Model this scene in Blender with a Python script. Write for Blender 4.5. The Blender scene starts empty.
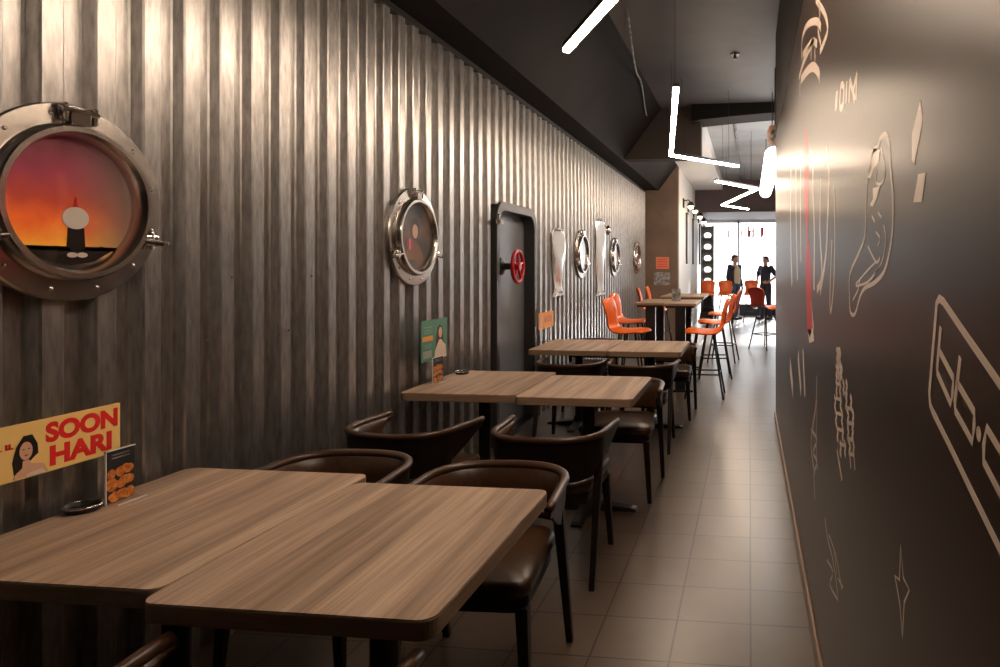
import bpy, bmesh, math, random
from mathutils import Vector, Matrix
random.seed(7)
C = bpy.context.scene.collection
PI = math.pi

# ------------------------------------------------------------------ camera
F, PX, PY, H = 655.0, 676.0, 267.0, 1.48
TH = math.atan((749 - PX) / F)
S_, C_ = math.sin(TH), math.cos(TH)
cam = bpy.data.cameras.new('camera')
cam.sensor_fit = 'HORIZONTAL'; cam.sensor_width = 36.0
cam.lens = F * 36.0 / 1000.0
cam.shift_x = (500 - PX) / 1000.0
cam.shift_y = (PY - 333.5) / 1000.0
cam.clip_start = 0.02
co = bpy.data.objects.new('camera', cam)
co.location = (0, 0, H); co.rotation_euler = (PI / 2, 0, TH)
C.objects.link(co)
bpy.context.scene.camera = co


def on_x(u, v, X):
    """(Y, z) on the wall plane at X for a measured image point"""
    k = (u - PX) / F
    zc = X / (-S_ + C_ * k)
    return (zc * C_ + k * zc * S_, H - (v - PY) / F * zc)


# ------------------------------------------------------------------ mesh helper
class MB:
    def __init__(self):
        self.v = []; self.f = []

    def add(self, vs, fs):
        n = len(self.v)
        self.v += [tuple(p) for p in vs]
        self.f += [tuple(i + n for i in q) for q in fs]
        return self

    def box(self, c, s, rz=0.0):
        x, y, z = s[0] / 2, s[1] / 2, s[2] / 2
        p = [(-x, -y, -z), (x, -y, -z), (x, y, -z), (-x, y, -z), (-x, -y, z), (x, -y, z), (x, y, z), (-x, y, z)]
        cr, sr = math.cos(rz), math.sin(rz)
        p = [(c[0] + a * cr - b * sr, c[1] + a * sr + b * cr, c[2] + d) for a, b, d in p]
        return self.add(p, [(3, 2, 1, 0), (4, 5, 6, 7), (0, 1, 5, 4), (1, 2, 6, 5), (2, 3, 7, 6), (3, 0, 4, 7)])

    def box2(self, a, b):
        return self.box([(a[i] + b[i]) / 2 for i in range(3)], [abs(b[i] - a[i]) for i in range(3)])

    def loops(self, loops, close=True, caps=True):
        n = len(loops[0]); vs = [p for l in loops for p in l]; fs = []
        for i in range(len(loops) - 1):
            for j in range(n if close else n - 1):
                k = (j + 1) % n
                fs.append((i * n + j, i * n + k, (i + 1) * n + k, (i + 1) * n + j))
        if caps and close:
            fs.append(tuple(range(n - 1, -1, -1)))
            fs.append(tuple((len(loops) - 1) * n + j for j in range(n)))
        return self.add(vs, fs)

    def tube(self, path, r, n=10, closed=False):
        path = [Vector(p) for p in path]; m = len(path)
        rs = r if isinstance(r, (list, tuple)) else [r] * m
        loops = []; up = None
        for i, p in enumerate(path):
            if closed:
                t = path[(i + 1) % m] - path[i - 1]
            else:
                t = path[min(i + 1, m - 1)] - path[max(i - 1, 0)]
            t.normalize()
            if up is None:
                up = Vector((0, 0, 1)) if abs(t.z) < .9 else Vector((0, 1, 0))
            a = t.cross(up)
            if a.length < 1e-6:
                a = t.orthogonal()
            a.normalize(); b = a.cross(t).normalized(); up = b
            loops.append([p + (a * math.cos(2 * PI * k / n) + b * math.sin(2 * PI * k / n)) * rs[i] for k in range(n)])
        if closed:
            loops.append(loops[0]); return self.loops(loops, caps=False)
        return self.loops(loops)

    def lathe(self, prof, c=(0, 0, 0), axis='Z', n=32, caps=True):
        """prof: list of (radius, height along the axis)"""
        loops = []
        for r, h in prof:
            l = []
            for k in range(n):
                a = 2 * PI * k / n; p, q = r * math.cos(a), r * math.sin(a)
                if axis == 'Z': l.append((c[0] + p, c[1] + q, c[2] + h))
                elif axis == 'X': l.append((c[0] + h, c[1] + p, c[2] + q))
                else: l.append((c[0] + q, c[1] + h, c[2] + p))
            loops.append(l)
        return self.loops(loops, caps=caps)

    def prism(self, poly, fn0, fn1):
        a = [fn0(p) for p in poly]; b = [fn1(p) for p in poly]
        return self.loops([a, b])

    def ball(self, c, r, n=12, m=8):
        r = r if isinstance(r, (list, tuple)) else (r, r, r)
        loops = []
        for i in range(m + 1):
            t = -PI / 2 + PI * i / m
            k = max(math.cos(t), .01)
            loops.append([(c[0] + r[0] * k * math.cos(2 * PI * j / n), c[1] + r[1] * k * math.sin(2 * PI * j / n), c[2] + r[2] * math.sin(t)) for j in range(n)])
        return self.loops(loops)

    def build(self, name, mat, parent=None, smooth=False, bevel=0.0, org=None, seg=2, angle=None):
        me = bpy.data.meshes.new(name)
        o3 = org or (0, 0, 0)
        me.from_pydata([(p[0] - o3[0], p[1] - o3[1], p[2] - o3[2]) for p in self.v], [], self.f)
        bm = bmesh.new(); bm.from_mesh(me)
        bmesh.ops.recalc_face_normals(bm, faces=bm.faces)
        bm.to_mesh(me); bm.free()
        me.materials.append(mat)
        o = bpy.data.objects.new(name, me); C.objects.link(o)
        if smooth:
            me.shade_smooth()
            if angle:
                me.set_sharp_from_angle(angle=angle)
        if bevel:
            b = o.modifiers.new('bevel', 'BEVEL'); b.width = bevel; b.segments = seg; b.limit_method = 'ANGLE'; b.angle_limit = .6
        if parent is not None: o.parent = parent
        return o


def tag(o, label, cat, group=None):
    o['label'] = label; o['category'] = cat
    if group: o['group'] = group
    return o


def thing(name, label, cat, loc=(0, 0, 0), rz=0.0, group=None):
    o = bpy.data.objects.new(name, None); C.objects.link(o)
    o.empty_display_size = .1
    o.location = loc; o.rotation_euler = (0, 0, rz)
    return tag(o, label, cat, group)


def struct(o):
    o['kind'] = 'structure'; return o


KIDS = {}
def kids(o): return [x for x in bpy.data.objects if x.parent == o]


def dup(root, loc, rz, label, group=None):
    def cp(o, par):
        c = o.copy(); C.objects.link(c)
        if par is not None: c.parent = par
        for k in kids(o): cp(k, c)
        return c
    r = cp(root, None)
    r.location = loc; r.rotation_euler = (0, 0, rz); r['label'] = label
    if group: r['group'] = group
    return r


# ------------------------------------------------------------------ materials
def mat(name, col, rough=.5, metal=0.0, spec=.5, emit=None, es=0.0, coat=0.0):
    m = bpy.data.materials.new(name); m.use_nodes = True
    b = m.node_tree.nodes['Principled BSDF']
    b.inputs['Base Color'].default_value = (*col, 1)
    b.inputs['Roughness'].default_value = rough
    b.inputs['Metallic'].default_value = metal
    b.inputs['Specular IOR Level'].default_value = spec
    if coat: b.inputs['Coat Weight'].default_value = coat
    if emit:
        b.inputs['Emission Color'].default_value = (*emit, 1); b.inputs['Emission Strength'].default_value = es
    return m


def nt(m): return m.node_tree.nodes, m.node_tree.links, m.node_tree.nodes['Principled BSDF']


def noisy(m, c0, c1, scale=(1, 1, 1), ns=5.0, detail=4, p0=.35, p1=.65, rough=None, bump=0.0, coord='Object'):
    N, L, b = nt(m)
    tc = N.new('ShaderNodeTexCoord'); mp = N.new('ShaderNodeMapping'); mp.inputs['Scale'].default_value = scale
    no = N.new('ShaderNodeTexNoise'); no.inputs['Scale'].default_value = ns; no.inputs['Detail'].default_value = detail
    L.new(tc.outputs[coord], mp.inputs[0]); L.new(mp.outputs[0], no.inputs['Vector'])
    r = N.new('ShaderNodeValToRGB'); r.color_ramp.elements[0].position = p0; r.color_ramp.elements[1].position = p1
    r.color_ramp.elements[0].color = (*c0, 1); r.color_ramp.elements[1].color = (*c1, 1)
    L.new(no.outputs['Fac'], r.inputs[0]); L.new(r.outputs[0], b.inputs['Base Color'])
    if rough:
        mr = N.new('ShaderNodeMapRange'); mr.inputs['To Min'].default_value = rough[0]; mr.inputs['To Max'].default_value = rough[1]
        L.new(no.outputs['Fac'], mr.inputs['Value']); L.new(mr.outputs[0], b.inputs['Roughness'])
    if bump:
        bp = N.new('ShaderNodeBump'); bp.inputs['Strength'].default_value = bump; bp.inputs['Distance'].default_value = .003
        L.new(no.outputs['Fac'], bp.inputs['Height']); L.new(bp.outputs[0], b.inputs['Normal'])
    return m


def wood(name):
    m = mat(name, (.3, .2, .13), .42)
    N, L, b = nt(m)
    tc = N.new('ShaderNodeTexCoord')
    def noise(sc, s, d):
        mp = N.new('ShaderNodeMapping'); mp.inputs['Scale'].default_value = sc
        oi = N.new('ShaderNodeObjectInfo')
        ad = N.new('ShaderNodeVectorMath'); ad.operation = 'ADD'
        L.new(tc.outputs['Object'], ad.inputs[0]); L.new(oi.outputs['Location'], ad.inputs[1])
        L.new(ad.outputs[0], mp.inputs[0])
        no = N.new('ShaderNodeTexNoise'); no.inputs['Scale'].default_value = s; no.inputs['Detail'].default_value = d
        L.new(mp.outputs[0], no.inputs['Vector']); return no
    a = noise((11, .55, 3), 1.6, 5); c = noise((60, 1.4, 10), 2.0, 4)
    r1 = N.new('ShaderNodeValToRGB')
    e = r1.color_ramp.elements
    e[0].position = .30; e[0].color = (.27, .182, .125, 1); e[1].position = .68; e[1].color = (.62, .465, .345, 1)
    k = e.new(.5); k.color = (.465, .328, .235, 1)
    L.new(a.outputs['Fac'], r1.inputs[0])
    r2 = N.new('ShaderNodeValToRGB'); r2.color_ramp.elements[0].position = .33; r2.color_ramp.elements[0].color = (.62, .60, .58, 1)
    r2.color_ramp.elements[1].position = .6; r2.color_ramp.elements[1].color = (1, 1, 1, 1)
    L.new(c.outputs['Fac'], r2.inputs[0])
    mx = N.new('ShaderNodeMix'); mx.data_type = 'RGBA'; mx.blend_type = 'MULTIPLY'; mx.inputs['Factor'].default_value = .75
    L.new(r1.outputs[0], mx.inputs['A']); L.new(r2.outputs[0], mx.inputs['B']); L.new(mx.outputs['Result'], b.inputs['Base Color'])
    return m


def glass(name, gl=.08, col=(1, 1, 1)):
    m = bpy.data.materials.new(name); m.use_nodes = True
    N, L = m.node_tree.nodes, m.node_tree.links
    N.remove(N['Principled BSDF']); out = N['Material Output']
    t = N.new('ShaderNodeBsdfTransparent'); t.inputs[0].default_value = (*col, 1)
    g = N.new('ShaderNodeBsdfGlossy'); g.inputs['Roughness'].default_value = .03
    fr = N.new('ShaderNodeFresnel'); fr.inputs['IOR'].default_value = 1.45
    mr = N.new('ShaderNodeMath'); mr.operation = 'MULTIPLY'
    ge = N.new('ShaderNodeNewGeometry'); fb = N.new('ShaderNodeMapRange')       # no second reflection on the back face
    fb.inputs['To Min'].default_value = gl; fb.inputs['To Max'].default_value = 0.0
    L.new(ge.outputs['Backfacing'], fb.inputs['Value']); L.new(fb.outputs[0], mr.inputs[1])
    L.new(fr.outputs[0], mr.inputs[0])
    mx = N.new('ShaderNodeMixShader'); L.new(mr.outputs[0], mx.inputs[0]); L.new(t.outputs[0], mx.inputs[1]); L.new(g.outputs[0], mx.inputs[2])
    L.new(mx.outputs[0], out.inputs[0])
    return m


WARM = (1.0, .74, .50)
M = {}
M['corr'] = noisy(mat('galvanised_steel', (.45, .42, .39), .3, .92), (.315, .305, .298), (.50, .487, .475), (3, 3, .6), 22, 3, .3, .7, rough=(.30, .40))
M['chrome'] = mat('chrome', (.74, .70, .66), .13, 1.0)
M['steel'] = noisy(mat('worn_chrome', (.55, .5, .46), .18, 1.0), (.50, .46, .43), (.62, .58, .54), (1, 1, 1), 14, 3, .3, .7, rough=(.22, .28))
M['silver'] = mat('bright_silver', (.88, .88, .88), .22, .75)
M['black'] = mat('black_metal', (.012, .011, .011), .42)
M['blackmatte'] = mat('black_paint', (.012, .010, .0095), .7, spec=.2)
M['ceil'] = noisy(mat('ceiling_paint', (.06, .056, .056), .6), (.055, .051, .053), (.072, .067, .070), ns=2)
M['ceildaylit'] = noisy(mat('daylit_ceiling_paint', (.3, .32, .34), .6), (.25, .265, .28), (.33, .345, .36), ns=1.5)  # paler copy of the ceiling paint, daylight put into the colour
M['soffit'] = noisy(mat('soffit_paint', (.03, .022, .019), .75, spec=.12), (.007, .0055, .005), (.010, .008, .007), ns=2)
M['purple'] = mat('bulkhead_paint', (.10, .072, .085), .6)
M['whitewall'] = mat('white_wall', (.78, .79, .80), .5)
M['brownwall'] = noisy(mat('brown_wall', (.17, .11, .075), .55), (.15, .098, .066), (.19, .125, .086), ns=3)
M['rwall'] = noisy(mat('dark_gloss_paint', (.05, .03, .02), .31, spec=.24), (.034, .019, .012), (.040, .023, .0145), ns=4)
M['base'] = mat('skirting_wood', (.24, .15, .095), .35)
M['wood'] = wood('oak_laminate')
M['edge'] = noisy(mat('laminate_edge', (.30, .2, .13), .45), (.25, .165, .105), (.33, .22, .145), (2, 2, 30), 4)
M['leather'] = noisy(mat('brown_leather', (.095, .042, .018), .34), (.042, .018, .008), (.062, .027, .012), ns=40, bump=.15)
M['frame'] = mat('espresso_wood', (.011, .006, .0045), .42, spec=.3)
M['orange'] = mat('orange_plastic', (.88, .15, .012), .28)
M['maroon'] = mat('dark_red_plastic', (.33, .035, .025), .32)
M['decal'] = mat('cream_print', (.93, .79, .67), .31, spec=.26)
M['decaldim'] = mat('faded_cream_print', (.66, .54, .45), .31, spec=.26)
M['decalred'] = mat('red_print', (.70, .012, .018), .33, spec=.1)
M['red'] = mat('red_enamel', (.52, .012, .02), .28)
M['door'] = noisy(mat('blue_grey_door', (.07, .075, .085), .26), (.15, .165, .185), (.18, .195, .215), ns=2)
M['yellow'] = mat('yellow_card', (.93, .64, .22), .5)
M['redprint'] = mat('red_lettering', (.80, .018, .015), .5)
M['skin'] = mat('skin', (.56, .30, .20), .5)
M['skinprint'] = mat('printed_skin', (.72, .42, .28), .5)
M['hair'] = mat('black_hair', (.012, .009, .008), .4)
M['brownhair'] = mat('dark_brown_hair', (.045, .02, .012), .45)
M['green'] = mat('green_card', (.085, .25, .175), .5)
M['orangecard'] = mat('orange_card', (.86, .33, .05), .5)
M['orangeprint'] = noisy(mat('printed_fried_chicken', (.6, .18, .03), .5), (.40, .09, .015), (.80, .30, .05), ns=60)
M['greyprint'] = noisy(mat('grey_print', (.2, .2, .2), .5), (.09, .09, .09), (.42, .41, .40), ns=18)
M['card'] = mat('black_card', (.016, .018, .026), .4)
M['white'] = mat('white_plastic', (.75, .74, .72), .4)
M['acrylic'] = glass('clear_acrylic', .8, (.97, .97, .97))
M['pane'] = glass('window_glass', .6)
M['led'] = mat('led_diffuser', (.9, .9, .9), .4, emit=(1.0, .765, .565), es=66.0)
M['tubelight'] = mat('white_tube_light', (.9, .9, .9), .4, emit=(1.0, .97, .92), es=7.0)
M['globe'] = mat('lamp_globe', (.9, .9, .9), .4, emit=(1.0, .72, .42), es=14.0)
M['compart'] = mat('lit_shelf_back', (.9, .9, .9), .4, emit=(1, .95, .88), es=1.6)
M['navy'] = mat('navy_cloth', (.035, .038, .07), .8)
M['tee'] = mat('navy_tshirt', (.028, .03, .05), .8)
M['shirt'] = mat('cream_shirt', (.72, .66, .45), .8)
M['denim'] = mat('blue_denim', (.06, .11, .19), .8)
M['shoe'] = mat('dark_shoe', (.03, .025, .022), .5)
M['pinkish'] = mat('dusty_pink_casing', (.50, .27, .2), .5)
M['pave'] = mat('pale_paving', (.6, .59, .57), .8)
M['darksill'] = mat('dark_sill', (.03, .035, .045), .5)
M['whitegloss'] = mat('white_gloss_seat', (.8, .8, .8), .3)
M['figw'] = mat('printed_white', (.72, .66, .6), .5)
M['figd'] = mat('printed_dark', (.022, .014, .013), .6, spec=.1)


def floor_mat():
    m = mat('brown_floor_tile', (.2, .14, .1), .30)
    N, L, b = nt(m)
    tc = N.new('ShaderNodeTexCoord'); mp = N.new('ShaderNodeMapping'); mp.inputs['Location'].default_value = (-.007 + .305, -.100 + .292, 0)
    L.new(tc.outputs['Object'], mp.inputs[0])
    br = N.new('ShaderNodeTexBrick'); br.offset = 0; br.squash = 1
    br.inputs['Scale'].default_value = 1; br.inputs['Brick Width'].default_value = .305; br.inputs['Row Height'].default_value = .292
    br.inputs['Mortar Size'].default_value = .0042; br.inputs['Mortar Smooth'].default_value = .1
    br.inputs['Color1'].default_value = (.094, .066, .048, 1); br.inputs['Color2'].default_value = (.108, .077, .057, 1)
    br.inputs['Mortar'].default_value = (.026, .018, .014, 1)
    L.new(mp.outputs[0], br.inputs['Vector'])
    no = N.new('ShaderNodeTexNoise'); no.inputs['Scale'].default_value = 9; no.inputs['Detail'].default_value = 6
    L.new(tc.outputs['Object'], no.inputs['Vector'])
    r = N.new('ShaderNodeValToRGB'); r.color_ramp.elements[0].color = (.84, .84, .84, 1); r.color_ramp.elements[1].color = (1.08, 1.08, 1.08, 1)
    L.new(no.outputs['Fac'], r.inputs[0])
    mx = N.new('ShaderNodeMix'); mx.data_type = 'RGBA'; mx.blend_type = 'MULTIPLY'; mx.inputs['Factor'].default_value = 1
    L.new(br.outputs['Color'], mx.inputs['A']); L.new(r.outputs[0], mx.inputs['B']); L.new(mx.outputs['Result'], b.inputs['Base Color'])
    bp = N.new('ShaderNodeBump'); bp.inputs['Strength'].default_value = .5; bp.inputs['Distance'].default_value = .002; bp.invert = True
    L.new(br.outputs['Fac'], bp.inputs['Height']); L.new(bp.outputs[0], b.inputs['Normal'])
    return m
M['floor'] = floor_mat()


def sunset_mat():
    """printed picture: dark skyline, yellow to orange glow, magenta sky, grey on the right"""
    m = mat('sunset_print', (.3, .1, .05), .45)
    N, L, b = nt(m)
    tc = N.new('ShaderNodeTexCoord'); sx = N.new('ShaderNodeSeparateXYZ'); L.new(tc.outputs['Object'], sx.inputs[0])
    no = N.new('ShaderNodeTexNoise'); no.inputs['Scale'].default_value = 14; no.inputs['Detail'].default_value = 6
    L.new(tc.outputs['Object'], no.inputs['Vector'])
    ad = N.new('ShaderNodeMath'); ad.operation = 'MULTIPLY_ADD'; ad.inputs[1].default_value = .26; L.new(no.outputs['Fac'], ad.inputs[0])
    mr = N.new('ShaderNodeMapRange'); mr.inputs['From Min'].default_value = -.2; mr.inputs['From Max'].default_value = .2
    mr.inputs['To Min'].default_value = -.13; mr.inputs['To Max'].default_value = .87
    L.new(sx.outputs['Z'], mr.inputs['Value']); L.new(mr.outputs[0], ad.inputs[2])
    r = N.new('ShaderNodeValToRGB'); cr = r.color_ramp
    cr.elements[0].position = 0; cr.elements[0].color = (.012, .006, .006, 1); cr.elements[1].position = 1; cr.elements[1].color = (.09, .012, .02, 1)
    for p, c in ((.10, (.02, .008, .006)), (.145, (.95, .42, .03)), (.34, (.85, .13, .012)), (.52, (.50, .05, .018)), (.72, (.30, .025, .055))):
        e = cr.elements.new(p); e.color = (*c, 1)
    L.new(ad.outputs[0], r.inputs[0])
    m2 = N.new('ShaderNodeMapRange'); m2.inputs['From Min'].default_value = -.02; m2.inputs['From Max'].default_value = .17
    m2.inputs['To Min'].default_value = 0; m2.inputs['To Max'].default_value = .86
    L.new(sx.outputs['Y'], m2.inputs['Value'])
    mx = N.new('ShaderNodeMix'); mx.data_type = 'RGBA'; mx.inputs['B'].default_value = (.15, .115, .085, 1)
    L.new(m2.outputs[0], mx.inputs['Factor']); L.new(r.outputs[0], mx.inputs['A'])
    L.new(mx.outputs['Result'], b.inputs['Base Color'])
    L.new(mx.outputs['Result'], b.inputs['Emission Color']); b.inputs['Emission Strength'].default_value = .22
    return m
M['sunset'] = sunset_mat()
M['portpic'] = noisy(mat('dark_portrait_print', (.1, .05, .04), .4), (.02, .02, .022), (.16, .075, .045), ns=9)
M['glareglass'] = mat('painted_window_glare', (.80, .84, .90), .12, .25)  # pale colour stands in for the window reflected in the glass

# ------------------------------------------------------------------ setting
XL, XR = -2.07, .26          # front of the ridges of the left wall; face of the right wall
YE = 13.0                    # end of the corrugated wall
ZT = 2.98                    # top of the corrugated sheets
ZC = 3.75                    # ceiling
DY0, DY1, DZ = 5.16, 6.13, 2.0


def build_setting():
    m = MB(); m.box2((-2.6, -2.2, -.1), (3.2, 20.6, 0)); f = struct(m.build('floor', M['floor']))
    # ceiling
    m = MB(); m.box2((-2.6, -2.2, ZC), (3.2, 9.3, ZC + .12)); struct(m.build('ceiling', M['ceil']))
    m = MB(); m.box2((-2.6, 9.301, ZC), (3.2, 20.6, ZC + .12)); struct(m.build('ceiling', M['ceildaylit']))
    # corrugated left wall: trapezoid profile pressed sheets
    per = .1655; d = .042; off = 3.363 - 40 * per
    def sheet(y0, y1, z0, z1):
        pts = []; k = math.floor((y0 - off) / per) - 1
        prof = ((-.003, -.0045), (.003, 0), (.063, 0), (.069, -.0045), (.080, -d + .0045), (.086, -d), (.145, -d), (.1515, -d + .0045))
        seq = []
        while off + k * per < y1 + per:
            for a, b in prof: seq.append((off + k * per + a, XL + b))
            k += 1
        def xat(y):
            for (a, b), (c, e) in zip(seq, seq[1:]):
                if a <= y <= c: return b + (e - b) * (y - a) / max(c - a, 1e-9)
        pts = [(y0, xat(y0))] + [p for p in seq if y0 < p[0] < y1] + [(y1, xat(y1))]
        mm.loops([[(x, y, z0) for y, x in pts] + [(XL - .06, y1, z0), (XL - .06, y0, z0)],
                  [(x, y, z1) for y, x in pts] + [(XL - .06, y1, z1), (XL - .06, y0, z1)]])
    mm = MB(); sheet(-2.0, DY0, 0, ZT); sheet(DY1, YE, 0, ZT); sheet(DY0, DY1, DZ, ZT)
    wl = struct(mm.build('wall_left', M['corr']))
    m = MB()
    for y0, y1, z0 in ((-2.0, DY0, 0), (DY1, YE, 0), (DY0, DY1, DZ)): m.box2((-2.5, y0, z0), (XL - .061, y1, ZC))
    m.box2((-2.5, DY0, 0), (-2.42, DY1, DZ))
    struct(m.build('wall_left_backing', M['blackmatte']))
    m = MB()
    for (u, v) in ((231, 277), (311, 276), (207, 340), (288, 330)):
        y, z = on_x(u, v, XL); m.ball((XL + .002, y, z), .005, 8, 6)
    m.build('screw', M['chrome'], wl)
    # dark angle along the top of the sheets, plus the dropped bulkhead over it
    m = MB(); m.box2((XL - .06, -2.0, ZT), (XL + .012, YE, ZT + .035)); struct(m.build('trim_1', M['black']))
    m = MB(); m.prism([(XL - .06, ZT + .035), (-1.80, ZT + .035), (-1.25, ZC), (XL - .06, ZC)], lambda p: (p[0], -2.0, p[1]), lambda p: (p[0], YE, p[1])); struct(m.build('bulkhead_left', M['soffit']))
    # wall that closes the corrugated wall, white wall beyond it
    m = MB(); m.box2((-2.5, YE, 0), (-1.41, YE + .22, ZC)); struct(m.build('wall_end', M['brownwall']))
    m = MB(); m.box2((-1.75, YE + .22, 0), (-1.41, 20.4, ZC)); struct(m.build('wall_far_left', M['whitewall']))
    m = MB(); m.box2((-1.41, 9.6, 3.5), (-.68, 20.2, ZC)); struct(m.build('soffit_far', M['whitewall']))
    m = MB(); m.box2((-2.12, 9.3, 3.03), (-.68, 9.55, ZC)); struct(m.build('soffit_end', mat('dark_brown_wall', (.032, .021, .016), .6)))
    # curved beam across the hall
    arch = [(-.80, 3.52)] + [(-.8 + 3.6 * i / 14, 3.52 + .10 * math.sin(PI * i / 14)) for i in range(1, 15)] + [(2.8, ZC), (-.8, ZC)]
    m = MB(); m.prism(arch, lambda p: (p[0], 9.1, p[1]), lambda p: (p[0], 9.6, p[1])); struct(m.build('beam', M['soffit']))
    # right wall
    m = MB(); m.box2((XR, -2.0, 0), (XR + .16, 6.49, 2.76)); struct(m.build('wall_right', M['rwall']))
    m = MB(); m.box2((XR, -2.0, 2.76), (XR + .16, 6.49, ZC)); struct(m.build('wall_right_upper', M['blackmatte']))
    m = MB(); m.box2((XR - .014, -2.0, 0), (XR, 6.49, .075)); struct(m.build('baseboard_right', M['base'], bevel=.004))
    m = MB(); m.box2((XR + .16, 6.33, 0), (2.6, 6.49, ZC)); struct(m.build('wall_return', M['whitewall']))
    m = MB(); m.box2((2.4, 6.49, 0), (2.6, 20.4, ZC)); struct(m.build('wall_far_right', M['whitewall']))
    m = MB(); m.box2((-2.5, -2.2, 0), (XR + .3, -2.0, ZC)); struct(m.build('wall_back', M['blackmatte']))
    # street front
    m = MB(); m.box2((-1.41, 17.2, 2.92), (2.4, 17.4, ZC)); m.box2((-1.41, 17.4, 2.92), (2.4, 20.4, 3.0)); struct(m.build('bulkhead_front', M['purple']))
    m = MB(); m.box2((-2.5, 20.2, 3.0), (2.6, 20.4, ZC)); struct(m.build('wall_front', M['whitewall']))
    m = MB()
    for x in (-1.38, -.32, 1.0, 2.37): m.box2((x - .03, 20.22, .0), (x + .03, 20.34, 2.92))
    m.box2((-1.41, 20.22, 2.84), (2.4, 20.34, 3.0))
    wn = struct(m.build('window_1', M['whitewall']))
    m = MB(); m.box2((-.29, 20.2, 0), (2.4, 20.36, .34)); m.build('window_sill', M['darksill'], wn)
    m = MB(); m.box2((-1.35, 20.27, .02), (2.35, 20.28, 2.84)); m.build('pane', M['pane'], wn)
    # pale street outside
    m = MB(); m.box2((-40, 20.41, -.25), (40, 80, -.05)); struct(m.build('street_paving', M['pave']))


build_setting()

# bulkhead door, in the corrugated wall
def rrect(y0, y1, z0, z1, r, n=7, bottom=False):
    p = []
    cs = [(y1 - r, z1 - r, 0), (y0 + r, z1 - r, 90)]
    p.append((y1, z0))
    for cy, cz, a0 in cs:
        for i in range(n + 1):
            a = math.radians(a0 + 90 * i / n); p.append((cy + r * math.cos(a), cz + r * math.sin(a)))
    p.append((y0, z0))
    return p


def build_door():
    lip = .045
    outer = rrect(DY0 - .02, DY1 + .02, 0, DZ + .03, .17); inner = rrect(DY0 + lip, DY1 - lip, 0.0, DZ - lip, .13)
    m = MB()
    X0, X1 = XL - .25, XL + .03
    # frame ring as a U swept between outer and inner outline
    n = len(outer); vs = []; fs = []
    for X in (X0, X1):
        vs += [(X, y, z) for y, z in outer] + [(X, y, z) for y, z in inner]
    for i in range(n - 1):
        a, b = i, i + 1
        fs += [(a, b, n + b, n + a), (2 * n + a, 3 * n + a, 3 * n + b, 2 * n + b), (a, 2 * n + a, 2 * n + b, b), (n + a, n + b, 3 * n + b, 3 * n + a)]
    fs += [(0, n, 3 * n, 2 * n), (n - 1, 3 * n - 1, 4 * n - 1, 2 * n - 1)]
    m.add(vs, fs)
    d = struct(m.build('door_1', mat('dark_steel_frame', (.07, .066, .064), .4, .5), bevel=.006))
    leaf = rrect(DY0 + lip, DY1 - lip, .01, DZ - lip, .13)
    m = MB(); m.prism(leaf, lambda p: (XL - .12, p[0], p[1]), lambda p: (XL - .075, p[0], p[1])); lf = m.build('door_leaf', M['door'], d)
    # threshold
    m = MB(); m.box2((XL - .25, DY0, 0), (XL + .02, DY1, .05)); m.build('threshold', M['black'], d)
    # latch lug on the frame
    m = MB(); m.box2((XL + .03, DY0 - .05, 1.83), (XL + .07, DY0 + .03, 1.87)); m.tube([(XL + .05, DY0 - .05, 1.85), (XL + .075, DY0 - .1, 1.90)], .012)
    m.build('latch', M['chrome'], d, bevel=.004)
    # hand wheel on a spindle
    cy, cz = 5.50, 1.485
    xw = XL + .075
    m = MB(); m.lathe([(.075, XL - .076), (.075, XL - .06), (.045, XL - .05), (.03, XL - .04), (.026, xw + .01), (.0, xw + .01)], (0, cy, cz), 'X', 24)
    m.build('wheel_spindle', M['black'], d, smooth=True, angle=.6)
    m = MB()
    R = .135
    m.tube([(xw, cy + R * math.cos(2 * PI * k / 40), cz + R * math.sin(2 * PI * k / 40)) for k in range(40)], .017, 10, closed=True)
    m.lathe([(.036, xw - .02), (.04, xw), (.036, xw + .022), (.0, xw + .024)], (0, cy, cz), 'X', 20)
    for k in range(5):
        a = 2 * PI * k / 5 + .3
        m.tube([(xw, cy + .03 * math.cos(a), cz + .03 * math.sin(a)), (xw, cy + R * math.cos(a), cz + R * math.sin(a))], [.013, .010], 8)
    w = m.build('hand_wheel', M['red'], d, smooth=True, angle=.9); w['label'] = 'red enamel valve wheel'
build_door()

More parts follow.
